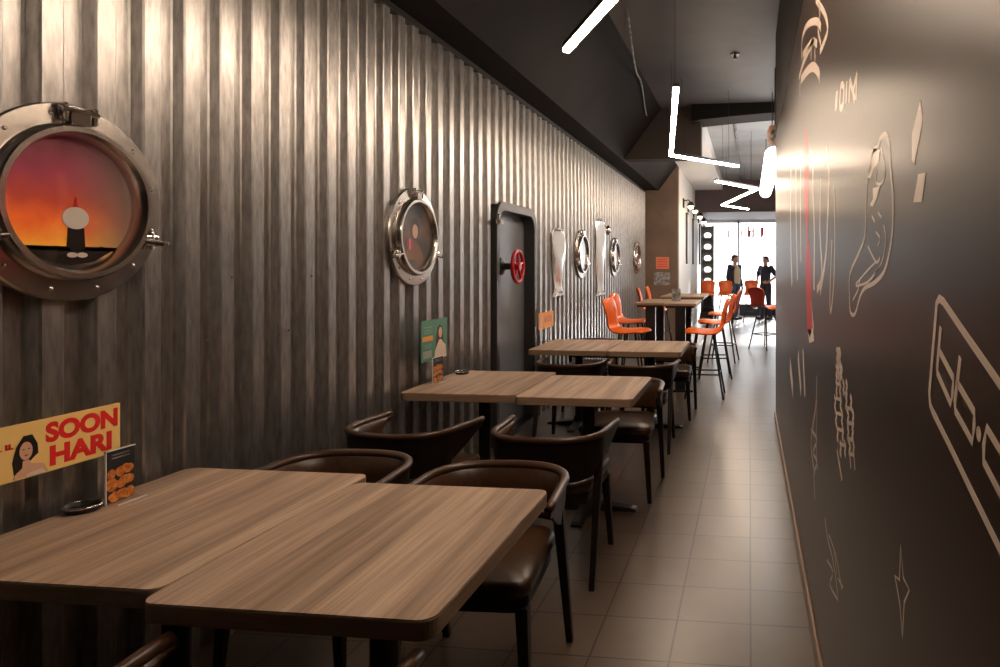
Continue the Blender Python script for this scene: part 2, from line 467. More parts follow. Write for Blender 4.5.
# ------------------------------------------------------------------ portholes
def porthole(y, z, label, pic, fig=None, clear=True, R=.30):
    X = XL + .001
    t = thing('porthole', label, 'porthole', (X, y, z), group='round metal portholes on the corrugated wall')
    m = MB(); n = 64
    m.lathe([(R, 0), (R, .016), (R * .985, .022), (R * .80, .026), (R * .785, .050), (R * .765, .058), (R * .715, .058), (R * .69, .048), (R * .655, .022), (R * .655, .0)], (0, 0, 0), 'X', n, caps=False)
    m.build('rim', M['steel'], t, smooth=True, angle=.5)
    for k in range(12):
        a = 2 * PI * (k + .5) / 12
        m = MB(); m.ball((.024, R * .895 * math.cos(a), R * .895 * math.sin(a)), (.005, .007, .007), 8, 6)
        m.build('rivet', M['chrome'], t, smooth=True)
    # top hinge
    m = MB()
    for s in (-1, 1): m.box((.03, s * .045, R * .90), (.04, .014, .055))
    m.lathe([(.0, -.058), (.010, -.058), (.010, .058), (.0, .058)], (.043, 0, R * .92), 'Y', 14)
    m.box((.04, 0, R * .84), (.022, .06, .05))
    m.build('hinge', M['chrome'], t, bevel=.004)
    # two dog bolts, lower left and lower right
    for s in (-1, 1):
        a = math.radians(-24); cy, cz = s * math.cos(a) * R * .87, math.sin(a) * R * .87
        m = MB(); m.box((.03, cy, cz), (.04, .05, .036))
        m.tube([(.05, cy - s * .04, cz), (.05, cy + s * .042, cz - .008)], .010, 10)
        m.ball((.05, cy + s * .045, cz - .009), .013, 10, 8)
        m.tube([(.04, cy, cz - .03), (.04, cy, cz + .03)], .012, 10)
        m.build('dog_bolt', M['chrome'], t, bevel=.003)
    m = MB(); m.lathe([(.0, .006), (R * .665, .006), (R * .665, .012), (.0, .012)], (0, 0, 0), 'X', 48)
    p = m.build('picture', pic, t)
    if fig: fig(p)
    if clear:
        m = MB(); m.lathe([(.0, .030), (R * .665, .030), (R * .665, .034), (.0, .034)], (0, 0, 0), 'X', 48)
        m.build('pane', M['acrylic'], t)
    return t


def flat(poly, x0, x1, name, ma, parent):
    m = MB(); m.prism(poly, lambda p: (x0, p[0], p[1]), lambda p: (x1, p[0], p[1]))
    return m.build(name, ma, parent)


def ell(cy, cz, ry, rz, n=24, a0=0, a1=360):
    return [(cy + ry * math.cos(math.radians(a0 + (a1 - a0) * i / n)), cz + rz * math.sin(math.radians(a0 + (a1 - a0) * i / n))) for i in range(n + (1 if a1 - a0 < 360 else 0))]


def fig_sunset(p):
    # plain standing figure with a round white head, seen from behind, on the skyline
    flat(ell(.012, -.045, .040, .034), .012, .0150, 'printed_head', M['figw'], p)
    flat([(.005, -.015), (.012, .02), (.02, -.014)], .012, .0145, 'printed_tuft', M['red'], p)
    flat([(-.010, -.075), (.038, -.075), (.041, -.130), (.028, -.15), (.002, -.15), (-.014, -.130)], .012, .0145, 'printed_coat', M['figd'], p)
    flat(ell(.002, -.158, .016, .008, 12), .012, .015, 'printed_shoe', M['figw'], p)
    flat(ell(.032, -.158, .016, .008, 12), .012, .015, 'printed_shoe', M['figw'], p)
    m = MB()
    random.seed(3)
    sky = [(-.15, -.132)]
    y = -.15
    while y < .15:
        h = -.140 + random.uniform(-.006, .012); sky += [(y, h), (y + .012, h)]; y += .014
    sky += [(.15, -.132), (.12, -.148), (.07, -.178), (0, -.19), (-.07, -.178), (-.12, -.148)]
    m.prism(sky, lambda q: (.012, q[0], q[1]), lambda q: (.0135, q[0], q[1])); m.build('printed_skyline', M['figd'], p)


def fig_portrait(p):
    flat(ell(.01, .05, .052, .068), .012, .0135, 'printed_hair', M['hair'], p)
    flat(ell(.012, .035, .033, .044), .0135, .0145, 'printed_face', M['skinprint'], p)
    flat(ell(0, -.20, .12, .17, 24, 20, 160), .012, .0135, 'printed_clothes', mat('printed_brown_clothes', (.24, .085, .035), .5), p)
    flat(ell(-.052, -.045, .034, .036), .0135, .015, 'printed_glove', M['red'], p)
    flat([(-.056, -.078), (-.05, -.078), (-.05, -.012), (-.056, -.012)], .015, .0155, 'printed_ribbon', M['figw'], p)


porthole(1.783, 1.675, 'largest porthole with riveted chrome rim and red sunset picture inside', M['sunset'], fig_sunset)
porthole(3.842, 1.665, 'chrome porthole with dark portrait picture above the green poster', M['portpic'], fig_portrait)
porthole(7.912, 1.641, 'chrome porthole with painted window glare hanging between the two tall chrome ornaments', M['glareglass'])
porthole(9.917, 1.634, 'small porthole with painted window glare just right of the taller chrome ornament', M['glareglass'])
porthole(11.91, 1.646, 'farthest dull porthole beside the brown end wall', M['portpic'])

# ------------------------------------------------------------------ chrome fish shaped ornaments
def fish(y, z0, z1, w, label, point=False):
    t = thing('wall_ornament', label, 'ornament', (XL, y, z0), group='tall chrome ornaments on the corrugated wall')
    hgt = z1 - z0
    prof = [(0.0, .66), (.025, .70), (.06, .60), (.11, .55), (.20, .62), (.35, .78), (.55, .93), (.75, 1.0), (.9, 1.0), (.96, .96), (1.0, .9)]
    loops = []
    for a, k in prof:
        hw = w / 2 * k; l = []
        for i in range(17):
            s = -1 + 2 * i / 16
            l.append((.012 + .075 * k * (1 - s * s) ** .8 + .012 * math.sin(5 * s + a * 9) * k, s * hw, a * hgt))
        for i in range(16, -1, -1):
            s = -1 + 2 * i / 16
            l.append((.004 + .05 * k * (1 - s * s), s * hw * .96, a * hgt))
        loops.append(l)
    m = MB(); m.loops(loops); m.build('body', M['silver'], t, smooth=True, angle=.8)
    m = MB(); m.prism([(-w * .34, -.0), (w * .34, 0), (w * .46, -.045), (w * .12, -.03), (0, -.05), (-w * .12, -.03), (-w * .46, -.045)], lambda p: (.006, p[0], p[1]), lambda p: (.05, p[0], p[1]))
    m.build('tail_foot', M['white'], t, bevel=.006)
    m = MB(); m.tube([(0, -w * .3, hgt + .0), (.04, -w * .2, hgt + .03), (.05, 0, hgt + .02), (.04, w * .2, hgt + .03), (0, w * .3, hgt)], .012, 8)
    m.build('hook', M['steel'], t, smooth=True)
    if point:
        m = MB(); m.lathe([(.0, .05), (.055, .06), (.07, .1), (.05, .13), (.0, .14)], (0, w * .38, hgt - .1), 'X', 20); m.tube([(.0, w * .38, hgt - .1), (.1, w * .38, hgt - .1)], .015)
        m.build('lamp_cup', M['steel'], t, smooth=True)
    return t
fish(6.889, 1.205, 1.86, .40, 'shorter tall chrome ornament with white foot, nearest to the door')
fish(8.895, 1.13, 2.10, .46, 'taller chrome ornament with dark cup at its top right', True)

# ------------------------------------------------------------------ tables
def table(x0, x1, y0, y1, label):
    cx, cy = (x0 + x1) / 2, (y0 + y1) / 2; w, d = x1 - x0, y1 - y0
    t = thing('dining_table', label, 'table', (cx, cy, 0), group='wood topped dining tables')
    def outline(ins, r, n=6):
        p = []
        for sx, sy, a0 in ((1, 1, 0), (-1, 1, 90), (-1, -1, 180), (1, -1, 270)):
            for i in range(n + 1):
                a = math.radians(a0 + 90 * i / n)
                p.append((sx * (w / 2 - ins - r) + r * math.cos(a), sy * (d / 2 - ins - r) + r * math.sin(a)))
        return p
    o = outline(0, .035)
    m = MB(); m.prism(o, lambda p: (p[0], p[1], .705), lambda p: (p[0], p[1], .7465)); m.build('edge_band', M['edge'], t, bevel=.002)
    o2 = outline(.0012, .034)
    m = MB(); m.prism(o2, lambda p: (p[0], p[1], .7465), lambda p: (p[0], p[1], .750)); m.build('tabletop', M['wood'], t)
    m = MB(); m.box((0, 0, .695), (.36, .36, .02)); m.lathe([(.038, .03), (.038, .686)], (0, 0, 0), 'Z', 20); m.lathe([(.06, .03), (.055, .06), (.04, .09)], (0, 0, 0), 'Z', 20)
    m.build('column', M['black'], t, smooth=True, angle=.5)
    m = MB()
    for a in (0, PI / 2):
        ca, sa = math.cos(a), math.sin(a)
        L = .30
        l = []
        for q, hh in ((-L, .014), (-L * .9, .022), (0, .05), (L * .9, .022), (L, .014)):
            ww = .04 if abs(q) < .1 else .032
            l.append([(q * ca - s * ww * sa, q * sa + s * ww * ca, z) for s, z in ((-1, .0), (1, .0), (1, hh), (-1, hh))])
        m.loops(l)
    m.build('cross_base', M['black'], t, bevel=.003)
    return t
G = .0021
table(-2.025, -1.325 - G, 1.34, 2.175, 'nearest dining table against the corrugated wall, holding the black card and ring dish')
table(-1.3255 + G, -.65, 1.285, 2.088, 'nearest dining table on the aisle side, largest in the view')
table(-2.022, -1.322 - G, 3.60, 4.43, 'dining table in the second row, against the wall, holding the green poster')
table(-1.318 + G, -.64, 3.56, 4.308, 'dining table in the second row, on the aisle side')
table(-1.94, -1.235 - G, 5.59, 6.46, 'dining table in the third row, against the wall by the round-cornered door')
table(-1.23 + G, -.58, 5.575, 6.42, 'dining table in the third row, on the aisle side before the bar stools')

# ------------------------------------------------------------------ chairs
def make_chair(label):
    t = thing('dining_chair', label, 'chair', group='brown leather dining chairs')
    # barrel back, swept around a U
    path = []
    N = 30
    for i in range(N + 1):
        a = -PI / 2 + PI * i / N
        sx = math.copysign(abs(math.sin(a)) ** .76, math.sin(a)); cy = abs(math.cos(a)) ** .76
        path.append((.256 * sx, -.02 - .235 * cy, a))
    for s in (-1, 1):
        ext = [(s * .260, .04, s * PI / 2), (s * .264, .10, s * PI / 2), (s * .268, .155, s * PI / 2), (s * .268, .195, s * PI / 2)]
        if s < 0: path = ext[::-1] + path
        else: path = path + ext
    loops_rim = []; loops_sh = []; loops_in = []
    for i, (x, y, a) in enumerate(path):
        p0 = path[max(i - 1, 0)]; p1 = path[min(i + 1, len(path) - 1)]
        tx, ty = p1[0] - p0[0], p1[1] - p0[1]; l = math.hypot(tx, ty); tx, ty = tx / l, ty / l
        nx, ny = ty, -tx                                   # outward
        u = max(0.0, min(1.0, (y + .255) / .45))          # 0 at the back, 1 at arm ends
        zt = .701 - .004 * u
        zb = .485 + .165 * min(1, u * 1.05) ** 1.7
        def sec(pts): return [(x + nx * o + nx * (z - .6) * .10, y + ny * o + ny * (z - .6) * .10, z) for o, z in pts]
        r = .017
        loops_rim.append(sec([(r * math.cos(2 * PI * k / 10) + .004, zt - .016 + .016 * math.sin(2 * PI * k / 10)) for k in range(10)]))
        zb2 = min(zb, zt - .05)
        loops_sh.append(sec([(.012, zb2), (.014, (zb2 + zt) / 2), (.012, zt - .018), (.002, zt - .018), (.002, zb2)]))
        loops_in.append(sec([(.001, zb2 + .012), (.001, zt - .02), (-.012, zt - .028), (-.018, (zb2 + zt) / 2), (-.012, zb2 + .016)]))
    m = MB(); m.loops(loops_rim); m.build('top_rail', M['leather'], t, smooth=True)
    m = MB(); m.loops(loops_sh); sh = m.build('back_shell', M['frame'], t, smooth=True, angle=.7)
    m = MB(); m.loops(loops_in); m.build('back_cushion', M['leather'], t, smooth=True, angle=.9)
    # seat
    out = []
    for sx, sy, a0, r in ((1, 1, 0, .05), (-1, 1, 90, .05), (-1, -1, 180, .10), (1, -1, 270, .10)):
        hx = .235 if sy > 0 else .22; y0 = .285 if sy > 0 else -.205
        for i in range(7):
            a = math.radians(a0 + 90 * i / 6)
            out.append((sx * (hx - r) + r * math.cos(a), (y0 - sy * r) + r * math.sin(a)))
    ls = []
    for k, z in ((.97, .420), (1.0, .432), (1.0, .455), (.985, .467), (.94, .474), (.6, .480), (.2, .482)):
        ls.append([(p[0] * k, p[1] * k, z) for p in out])
    m = MB(); m.loops(ls); m.build('seat_cushion', M['leather'], t, smooth=True, angle=1.0)
    m = MB(); m.prism([(p[0] * .95, p[1] * .95) for p in out], lambda p: (p[0], p[1], .372), lambda p: (p[0], p[1], .4195)); m.build('seat_frame', M['frame'], t, bevel=.004)
    def leg(p0, p1, w0, w1):
        ls = []
        for q in range(6):
            k = q / 5; c = [p0[i] + (p1[i] - p0[i]) * k for i in range(3)]; w = w0 + (w1 - w0) * k
            ls.append([(c[0] + a * w, c[1] + b * w, c[2]) for a, b in ((-1, -1), (1, -1), (1, 1), (-1, 1))])
        mm = MB(); mm.loops(ls); mm.build('leg', M['frame'], t, bevel=.004)
    for s in (-1, 1):
        leg((s * .208, .245, .385), (s * .232, .27, 0), .021, .013)
        leg((s * .247, -.06, .60), (s * .250, -.235, 0), .020, .013)
    return t


chair0 = make_chair('dining chair facing the camera at the far edge of the nearest aisle side table')
chair0.location = (-.945, 2.285, 0); chair0.rotation_euler = (0, 0, PI + .04)
g = chair0['group']
for x, y, rz, lab in (
    (-1.62, 2.37, PI, 'dining chair facing the camera at the far edge of the nearest wall side table'),
    (-1.70, 3.16, -.14, 'dining chair with its back to us, by the wall before the second row of tables'),
    (-.965, 3.17, 0, 'dining chair with its back to us, in front of the second row aisle side table'),
    (-.957, 1.085, 0, 'chair cut off at the bottom edge, tucked under the nearest table'),
    (-.85, 4.33, PI, 'dining chair whose seat and legs show past the second row aisle side table'),
    (-1.49, 5.375, 0, 'dining chair with its back to us before the third row table, wall side'),
    (-.88, 5.37, 0, 'dining chair with its back to us before the third row table, aisle side'),
    (-.80, 6.56, PI, 'dining chair facing us behind the third row aisle side table, nearest the bar stools'),
    (-1.66, 6.79, PI, 'dining chair facing us whose rail peeks above the third row wall side table')):
    dup(chair0, (x, y, 0), rz, lab)

# ------------------------------------------------------------------ bar stools
def make_stool(label):
    t = thing('bar_stool', label, 'stool', group='orange moulded bar stools')
    prof = [(.235, .742, .15), (.225, .765, .175), (.19, .780, .19), (.11, .782, .205), (.02, .772, .212), (-.07, .770, .21), (-.13, .780, .20),
            (-.165, .805, .175), (-.18, .845, .155), (-.185, .90, .155), (-.192, .96, .17), (-.207, 1.02, .185), (-.225, 1.075, .185), (-.24, 1.11, .165), (-.247, 1.125, .12)]
    def sheet(o0, o1):
        ls = []
        for i, (y, z, hw) in enumerate(prof):
            a = prof[max(i - 1, 0)]; b = prof[min(i + 1, len(prof) - 1)]
            ty, tz = b[0] - a[0], b[1] - a[1]; l = math.hypot(ty, tz); ny, nz = -tz / l, ty / l   # outward/under
            if nz > 0 and i < 6: ny, nz = -ny, -nz
            ny, nz = (tz / l, -ty / l)
            l1 = []; l2 = []
            for k in range(13):
                s = -1 + 2 * k / 12
                curl = .035 * abs(s) ** 2.5
                x = s * hw
                l1.append((x, y - ny * (o0 + curl), z - nz * (o0 + curl)))
                l2.append((x * 1.0, y - ny * (o1 + curl), z - nz * (o1 + curl)))
            ls.append(l1 + l2[::-1])
        return ls
    m = MB(); m.loops(sheet(.0, .008)); m.build('seat_shell', M['orange'], t, smooth=True, angle=.9)
    m = MB(); m.loops(sheet(.0082, .016)); m.build('outer_shell', M['maroon'], t, smooth=True, angle=.9)
    return t


def finish_stool(t):
    for sx in (-1, 1):
        for sy in (-1, 1):
            m = MB(); m.tube([(sx * .09, sy * .09, .752), (sx * .215, sy * .215, .0)], [.0125, .0115], 10)
            m.build('leg', M['black'], t, smooth=True)
    m = MB()
    z = .27; k = .215 - (.125) * z / .752
    c = [(k, k, z), (-k, k, z), (-k, -k, z), (k, -k, z)]
    for a, b in zip(c, c[1:] + c[:1]): m.tube([a, b], .009, 8)
    m.build('footrest', M['black'], t, smooth=True)
    m = MB(); m.box((0, 0, .752), (.22, .22, .008)); m.tube([(-.09, -.09, .745), (.09, .09, .745)], .01, 8); m.tube([(.09, -.09, .745), (-.09, .09, .745)], .01, 8)
    m.build('seat_bracket', M['black'], t)


st0 = make_stool('orange bar stool on the aisle side of the first high table, nearest the camera'); finish_stool(st0)
st0.location = (-.50, 7.52, 0); st0.rotation_euler = (0, 0, PI / 2)
for x, y, rz, lab in (
    (-.46, 8.85, PI / 2 + .1, 'orange bar stool on the aisle side, second from the camera'),
    (-.40, 10.3, PI / 2 - .12, 'orange bar stool on the aisle side, third from the camera'),
    (-1.37, 7.5, -PI / 2 - .16, 'orange bar stool on the wall side of the high tables, nearest the camera'),
    (-1.57, 8.80, -PI / 2 - .14, 'orange bar stool on the wall side, second from the camera'),
    (-1.66, 11.3, -PI / 2 + .25, 'orange bar stool by the corrugated wall, third from the camera'),
    (-1.64, 12.2, -PI / 2 + .1, 'orange bar stool farthest along the corrugated wall, before the brown end wall'),
    (.30, 11.95, -.75, 'bar stool alone at the right, beyond the end of the dark glossy wall'),
    (-1.09, 17.35, PI, 'orange bar stool by the street window, left of the pair beside the display tower'),
    (-.63, 17.35, PI, 'orange bar stool by the street window, right of the pair beside the display tower'),
    (.06, 17.8, PI, 'orange bar stool at the street window, standing between the two men')):
    dup(st0, (x, y, 0), rz, lab)

# ------------------------------------------------------------------ high tables
def high_table(x0, x1, y0, y1, label):
    cx, cy = (x0 + x1) / 2, (y0 + y1) / 2; w, d = x1 - x0, y1 - y0
    t = thing('bar_table', label, 'table', (cx, cy, 0), group='bar height tables')
    m = MB(); m.box((0, 0, 1.035), (w, d, .03)); m.build('tabletop', M['edge'], t, bevel=.006)
    m = MB(); m.box((0, 0, 1.008), (w - .04, d - .04, .022)); m.build('top_frame', M['black'], t)
    for s in (-1, 1):
        m = MB(); m.box((0, s * (d / 2 - .1), .51), (.12, .07, .975)); m.build('leg', M['black'], t, bevel=.004)
    m = MB(); m.box((0, 0, .012), (w * .8, d * .9, .024)); m.build('base_plate', M['black'], t, bevel=.003)
    return t
high_table(-1.36, -1.005, 7.75, 8.75, 'bar height table nearest the camera, wall side half of the pair')
high_table(-1.0, -.62, 7.65, 8.65, 'bar height table nearest the camera, aisle side half of the pair')
high_table(-1.30, -.65, 9.5, 10.7, 'black edged bar height table behind the first pair')
t = thing('menu_holder', 'dark box shaped holder on the nearest bar height table', 'holder', (-.99 + .07, 8.3, 1.05))
m = MB(); m.box((0, 0, .075), (.11, .08, .15)); m.build('case', M['greyprint'], t, bevel=.006)
m = MB(); m.box((0, 0, .151), (.09, .06, .004)); m.build('slot', M['black'], t)

# ------------------------------------------------------------------ table top posters, cards, dishes
def text_mesh(body, size, name, ma, parent, X, y, z, width=None, height=None, th=.0012, bold=.0):
    cu = bpy.data.curves.new(name, 'FONT'); cu.body = body; cu.size = 1; cu.extrude = 0; cu.offset = bold
    o = bpy.data.objects.new(name, cu); C.objects.link(o)
    dg = bpy.context.evaluated_depsgraph_get(); dg.update()
    me = bpy.data.meshes.new_from_object(o.evaluated_get(dg))
    bpy.data.objects.remove(o)
    xs = [v.co.x for v in me.vertices]; ys = [v.co.y for v in me.vertices]
    kx = (width / (max(xs) - min(xs))) if width else size
    ky = (height / (max(ys) - min(ys))) if height else size
    mx, my = min(xs), min(ys)
    for v in me.vertices: v.co = Vector((X, y + (v.co.x - mx) * kx, z + (v.co.y - my) * ky))
    me.materials.clear(); me.materials.append(ma); me.shade_flat()
    ob = bpy.data.objects.new(name, me); C.objects.link(ob); ob.parent = parent
    sm = ob.modifiers.new('thick', 'SOLIDIFY'); sm.thickness = th; sm.offset = 1
    return ob


def acrylic_stand(name, label, y0, y1, z, hgt, X, blobs, seed):
    """clear stand with a dark menu card printed with fried chicken"""
    t = thing(name, label, 'menu stand', (X, (y0 + y1) / 2, z), group='acrylic menu stands')
    w = y1 - y0
    m = MB(); m.box((.011, 0, .0015), (.075, w, .003)); m.box((.0, 0, hgt / 2), (.003, w, hgt - .003)); m.build('acrylic_holder', M['acrylic'], t)
    m = MB(); m.box((.0032, 0, hgt / 2 + .002), (.002, w - .006, hgt - .012)); c = m.build('menu_card', M['card'], t)
    random.seed(seed)
    m = MB()
    for (by, bz) in blobs:
        for k in range(4):
            r = .011 + random.random() * .006
            cy = by * w + random.uniform(-.012, .012); cz = bz * hgt + random.uniform(-.008, .008)
            cy = max(-w / 2 + r + .004, min(w / 2 - r - .004, cy))
            m.prism(ell(cy, cz, r, r * .85, 9), lambda p: (.0042, p[0], p[1]), lambda p: (.0050 + .0002 * k, p[0], p[1]))
    m.build('printed_food', M['orangeprint'], c)
    m = MB()
    for q in (.90, .84): m.box((.0045, 0, hgt * q), (.0006, w * .6, .004))
    m.build('printed_caption', M['greyprint'], c)
    m = MB(); m.box((.003, 0, hgt - .0015), (.006, w, .003)); m.box((.003, -w / 2 + .0015, hgt / 2), (.006, .003, hgt)); m.box((.046, 0, .0035), (.004, w, .004))
    m.build('polished_edge', M['white'], t)
    return t


def soon_poster():
    X = -2.0
    y1, z1 = on_x(119.5, 402.5, X); y2, z2 = on_x(118, 442, X)
    W = .46; Hh = z1 - .893
    t = thing('poster', 'yellow SOON HARI poster with a dark haired woman above the nearest wall side table', 'poster', (X, y1 - W / 2, z1 - Hh), group='posters standing behind the tables')
    m = MB(); m.box((0, 0, Hh / 2), (.004, W, Hh)); c = m.build('card', M['yellow'], t)
    x = .0022
    R = W / 2
    def yy(u): return on_x(u, 430, X)[0] - t.location.y
    text_mesh('SOON', 1, 'lettering', M['redprint'], c, x, yy(45), Hh * .535, yy(117) - yy(45), Hh * .38, bold=.05, th=.0004)
    text_mesh('HARI', 1, 'lettering', M['redprint'], c, x, yy(49), Hh * .09, yy(111) - yy(49), Hh * .38, bold=.05, th=.0004)
    # woman with long black hair, seen to the chest
    cy = yy(25) - .004
    flat([(cy - .025, .015), (cy - .03, .05), (cy - .02, .09), (cy - .002, .118), (cy + .02, .118), (cy + .034, .09), (cy + .036, .062), (cy + .026, .055), (cy + .01, .04), (cy - .005, .012)], x, x + .001, 'printed_hair', M['hair'], c)
    flat(ell(cy + .004, .076, .0165, .025), x + .001, x + .0016, 'printed_face', M['skinprint'], c)
    flat([(cy - .004, .05), (cy + .012, .05), (cy + .018, .038), (cy + .05, .03), (cy + .062, .004), (cy - .03, .004), (cy - .022, .018), (cy - .006, .03)], x + .001, x + .0014, 'printed_shoulders', M['skinprint'], c)
    flat([(cy + .002, .004), (cy + .055, .004), (cy + .045, .016), (cy + .01, .012)], x + .0014, x + .0018, 'printed_top', M['figw'], c)
    for dy in (-.003, .011): flat(ell(cy + dy, .081, .0032, .0014, 10), x + .0016, x + .0020, 'printed_eye', M['hair'], c)
    flat(ell(cy + .004, .064, .005, .0022, 10), x + .0016, x + .0020, 'printed_lips', M['redprint'], c)
    m = MB()
    for a in (0, .022, .03): m.box((x, cy - .066 + a, .098), (.001, .006, .014)); m.box((x, cy - .060 + a * .9, .091), (.001, .012, .004))
    m.build('printed_strokes', M['redprint'], c)
    # clear legs that carry the card on the table
    t.location.z = z1 - Hh
    for s in (-1, 1):
        m = MB(); m.box((-.004, s * (W / 2 - .05), (-(z1 - Hh - .75) + .02) / 2), (.003, .02, (z1 - Hh - .75) + .02)); m.build('clear_leg', M['acrylic'], t)
soon_poster()
grid9 = [(a, b) for a in (-.28, 0, .28) for b in (.13, .36, .58)]
acrylic_stand('menu_stand', 'black fried chicken menu card on clear stand beside the yellow poster', on_x(104, 500, -1.955)[0], on_x(134, 500, -1.955)[0], .75, .165, -1.955, grid9, 1)
acrylic_stand('menu_stand', 'small fried chicken menu card on clear stand below the green poster', on_x(432, 380, -1.97)[0], on_x(442.5, 380, -1.97)[0], .75, .16, -1.97, grid9, 2)


def ring_dish(x, y, label):
    t = thing('ring_dish', label, 'dish', (x, y, .75), group='small round dishes on the tables')
    m = MB(); m.lathe([(.0, .0), (.04, 0), (.046, .008), (.048, .016), (.043, .016), (.038, .006), (.0, .005)], (0, 0, 0), 'Z', 32); m.build('bowl', M['black'], t, smooth=True, angle=.6)
    m = MB(); m.tube([(.0455 * math.cos(2 * PI * k / 32), .0455 * math.sin(2 * PI * k / 32), .0165) for k in range(32)], .003, 8, closed=True); m.build('rim', M['chrome'], t, smooth=True)
ring_dish(-1.985, 1.755, 'small black ring dish with chrome rim beside the black menu card')
ring_dish(-1.95, 4.29, 'small dark dish beside the green poster on the second row table')


def green_poster():
    X = -1.98; y0, z0 = on_x(421, 358, X); y1, z1 = on_x(447, 315, X)
    zb = .895; Hh = .255; W = y1 - y0
    t = thing('poster', 'green poster of a woman in a white top above the second row wall side table', 'poster', (X, (y0 + y1) / 2, zb), group='posters standing behind the tables')
    m = MB(); m.box((0, 0, Hh / 2), (.004, W, Hh)); c = m.build('card', M['green'], t)
    x = .0022; cy = W * .20
    flat([(cy - .05, .05), (cy - .055, .12), (cy - .03, .20), (cy, .215), (cy + .035, .19), (cy + .05, .11), (cy + .045, .05)], x, x + .001, 'printed_hair', M['brownhair'], c)
    flat(ell(cy + .002, .165, .024, .034), x + .001, x + .002, 'printed_face', M['skinprint'], c)
    flat([(cy - .075, .0), (cy - .07, .05), (cy - .04, .09), (cy - .012, .12), (cy + .016, .12), (cy + .045, .095), (cy + .075, .08), (cy + .085, .0)], x + .001, x + .0016, 'printed_top', mat('printed_cream_top', (.70, .56, .46), .5), c)
    flat([(-W * .46, .125), (-W * .08, .125), (-W * .08, .155), (-W * .46, .155)], x, x + .001, 'printed_banner', M['orangecard'], c)
    m = MB()
    for z, w in ((.21, .30), (.19, .24), (.175, .28), (.10, .30), (.085, .26)): m.box((x, -W * .27, z), (.0012, W * w, .006))
    m.build('printed_lines', mat('pale_green_print', (.20, .36, .29), .5), c)
    flat([(-W * .44, .02), (-W * .12, .02), (-W * .12, .065), (-W * .44, .065)], x, x + .001, 'printed_box', mat('grey_green_print', (.32, .36, .33), .5), c)
    for s in (-1, 1):
        m = MB(); m.box((-.004, s * (W / 2 - .06), (.75 - zb + .02) / 2), (.003, .02, (zb - .75) + .02)); m.build('clear_leg', M['acrylic'], t)
green_poster()


def orange_poster():
    X = -1.98; y0, z0 = on_x(538.5, 328, X); y1, z1 = on_x(553.5, 311, X)
    zb = .88; Hh = .16; W = y1 - y0
    t = thing('poster', 'orange poster standing at the wall on the third row table', 'poster', (X, (y0 + y1) / 2, zb), group='posters standing behind the tables')
    m = MB(); m.box((0, 0, Hh / 2), (.004, W, Hh)); c = m.build('card', M['orangecard'], t)
    random.seed(5)
    m = MB()
    for k in range(5): m.prism(ell(W * (-.05 + .1 * k) * .9, Hh * (.35 + .25 * random.random()), .035, .03, 10), lambda p: (.0022, p[0], p[1]), lambda p: (.003 + k * .0002, p[0], p[1]))
    m.build('printed_food', M['orangeprint'], c)
    flat([(-W * .46, .02), (-W * .25, .02), (-W * .25, .13), (-W * .46, .13)], .0022, .003, 'printed_strip', M['skinprint'], c)
    m = MB()
    for s in (-1, 1): m.box((0, s * .05, -(zb - .75) / 2), (.012, .012, zb - .75))
    m.box((0, 0, -(zb - .75) + .004), (.06, .18, .008))
    m.build('wire_stand', M['steel'], t)
orange_poster()

# notices on the brown end wall
def notice(u0, u1, v0, v1, label, ma, sp):
    zc = YE / C_
    def pt(u, v):
        k = (u - PX) / F; z = YE / (C_ + k * S_); return (-z * S_ + k * z * C_, H - (v - PY) / F * z)
    (x0, z1), (x1, z0) = pt(u0, v0), pt(u1, v1)
    t = thing('notice', label, 'sign', ((x0 + x1) / 2, YE, z0))
    m = MB(); m.box((0, -.003, (z1 - z0) / 2), (x1 - x0, .006, z1 - z0)); c = m.build('card', ma, t)
    m = MB()
    for k in range(4): m.box((0, -.0075, (z1 - z0) * (.2 + .2 * k)), ((x1 - x0) * (.8 - .1 * (k % 2)), .001, (z1 - z0) * .07))
    m.build('printed_lines', sp, c)
notice(656, 669, 257, 269, 'salmon orange notice on the brown end wall', mat('salmon_card', (.75, .25, .13), .5), M['redprint'])
notice(654, 670, 272, 285, 'grey patterned notice below the orange one on the end wall', M['greyprint'], M['greyprint'])

# ------------------------------------------------------------------ graphics on the dark right wall
def ribbon(m, pts, w, X0, X1, closed=False):
    P = [Vector(p) for p in pts]; n = len(P)
    L = []; R = []
    for i in range(n):
        a = P[(i - 1) % n] if (closed or i) else P[i]; b = P[(i + 1) % n] if (closed or i < n - 1) else P[i]
        d = (b - a); d.normalize(); nn = Vector((-d.y, d.x))
        ww = w[i] if isinstance(w, (list, tuple)) else w
        L.append(P[i] + nn * ww / 2); R.append(P[i] - nn * ww / 2)
    ls = [[(X0, l.x, l.y), (X1, l.x, l.y), (X1, r.x, r.y), (X0, r.x, r.y)] for l, r in zip(L, R)]
    if closed: ls.append(ls[0]); m.loops(ls, caps=False)
    else: m.loops(ls)


def smooth(pts, k=3, closed=False):
    out = []
    n = len(pts)
    for i in range(n if closed else n - 1):
        p0 = pts[(i - 1) % n] if (closed or i) else pts[i]; p1 = pts[i]; p2 = pts[(i + 1) % n]; p3 = pts[(i + 2) % n] if (closed or i < n - 2) else p2
        for j in range(k):
            t = j / k
            out.append(tuple(.5 * (2 * p1[a] + (p2[a] - p0[a]) * t + (2 * p0[a] - 5 * p1[a] + 4 * p2[a] - p3[a]) * t * t + (3 * p1[a] - p0[a] - 3 * p2[a] + p3[a]) * t ** 3) for a in (0, 1)))
    if not closed: out.append(pts[-1])
    return out


W0, W1 = XR - .0005, XR - .0001


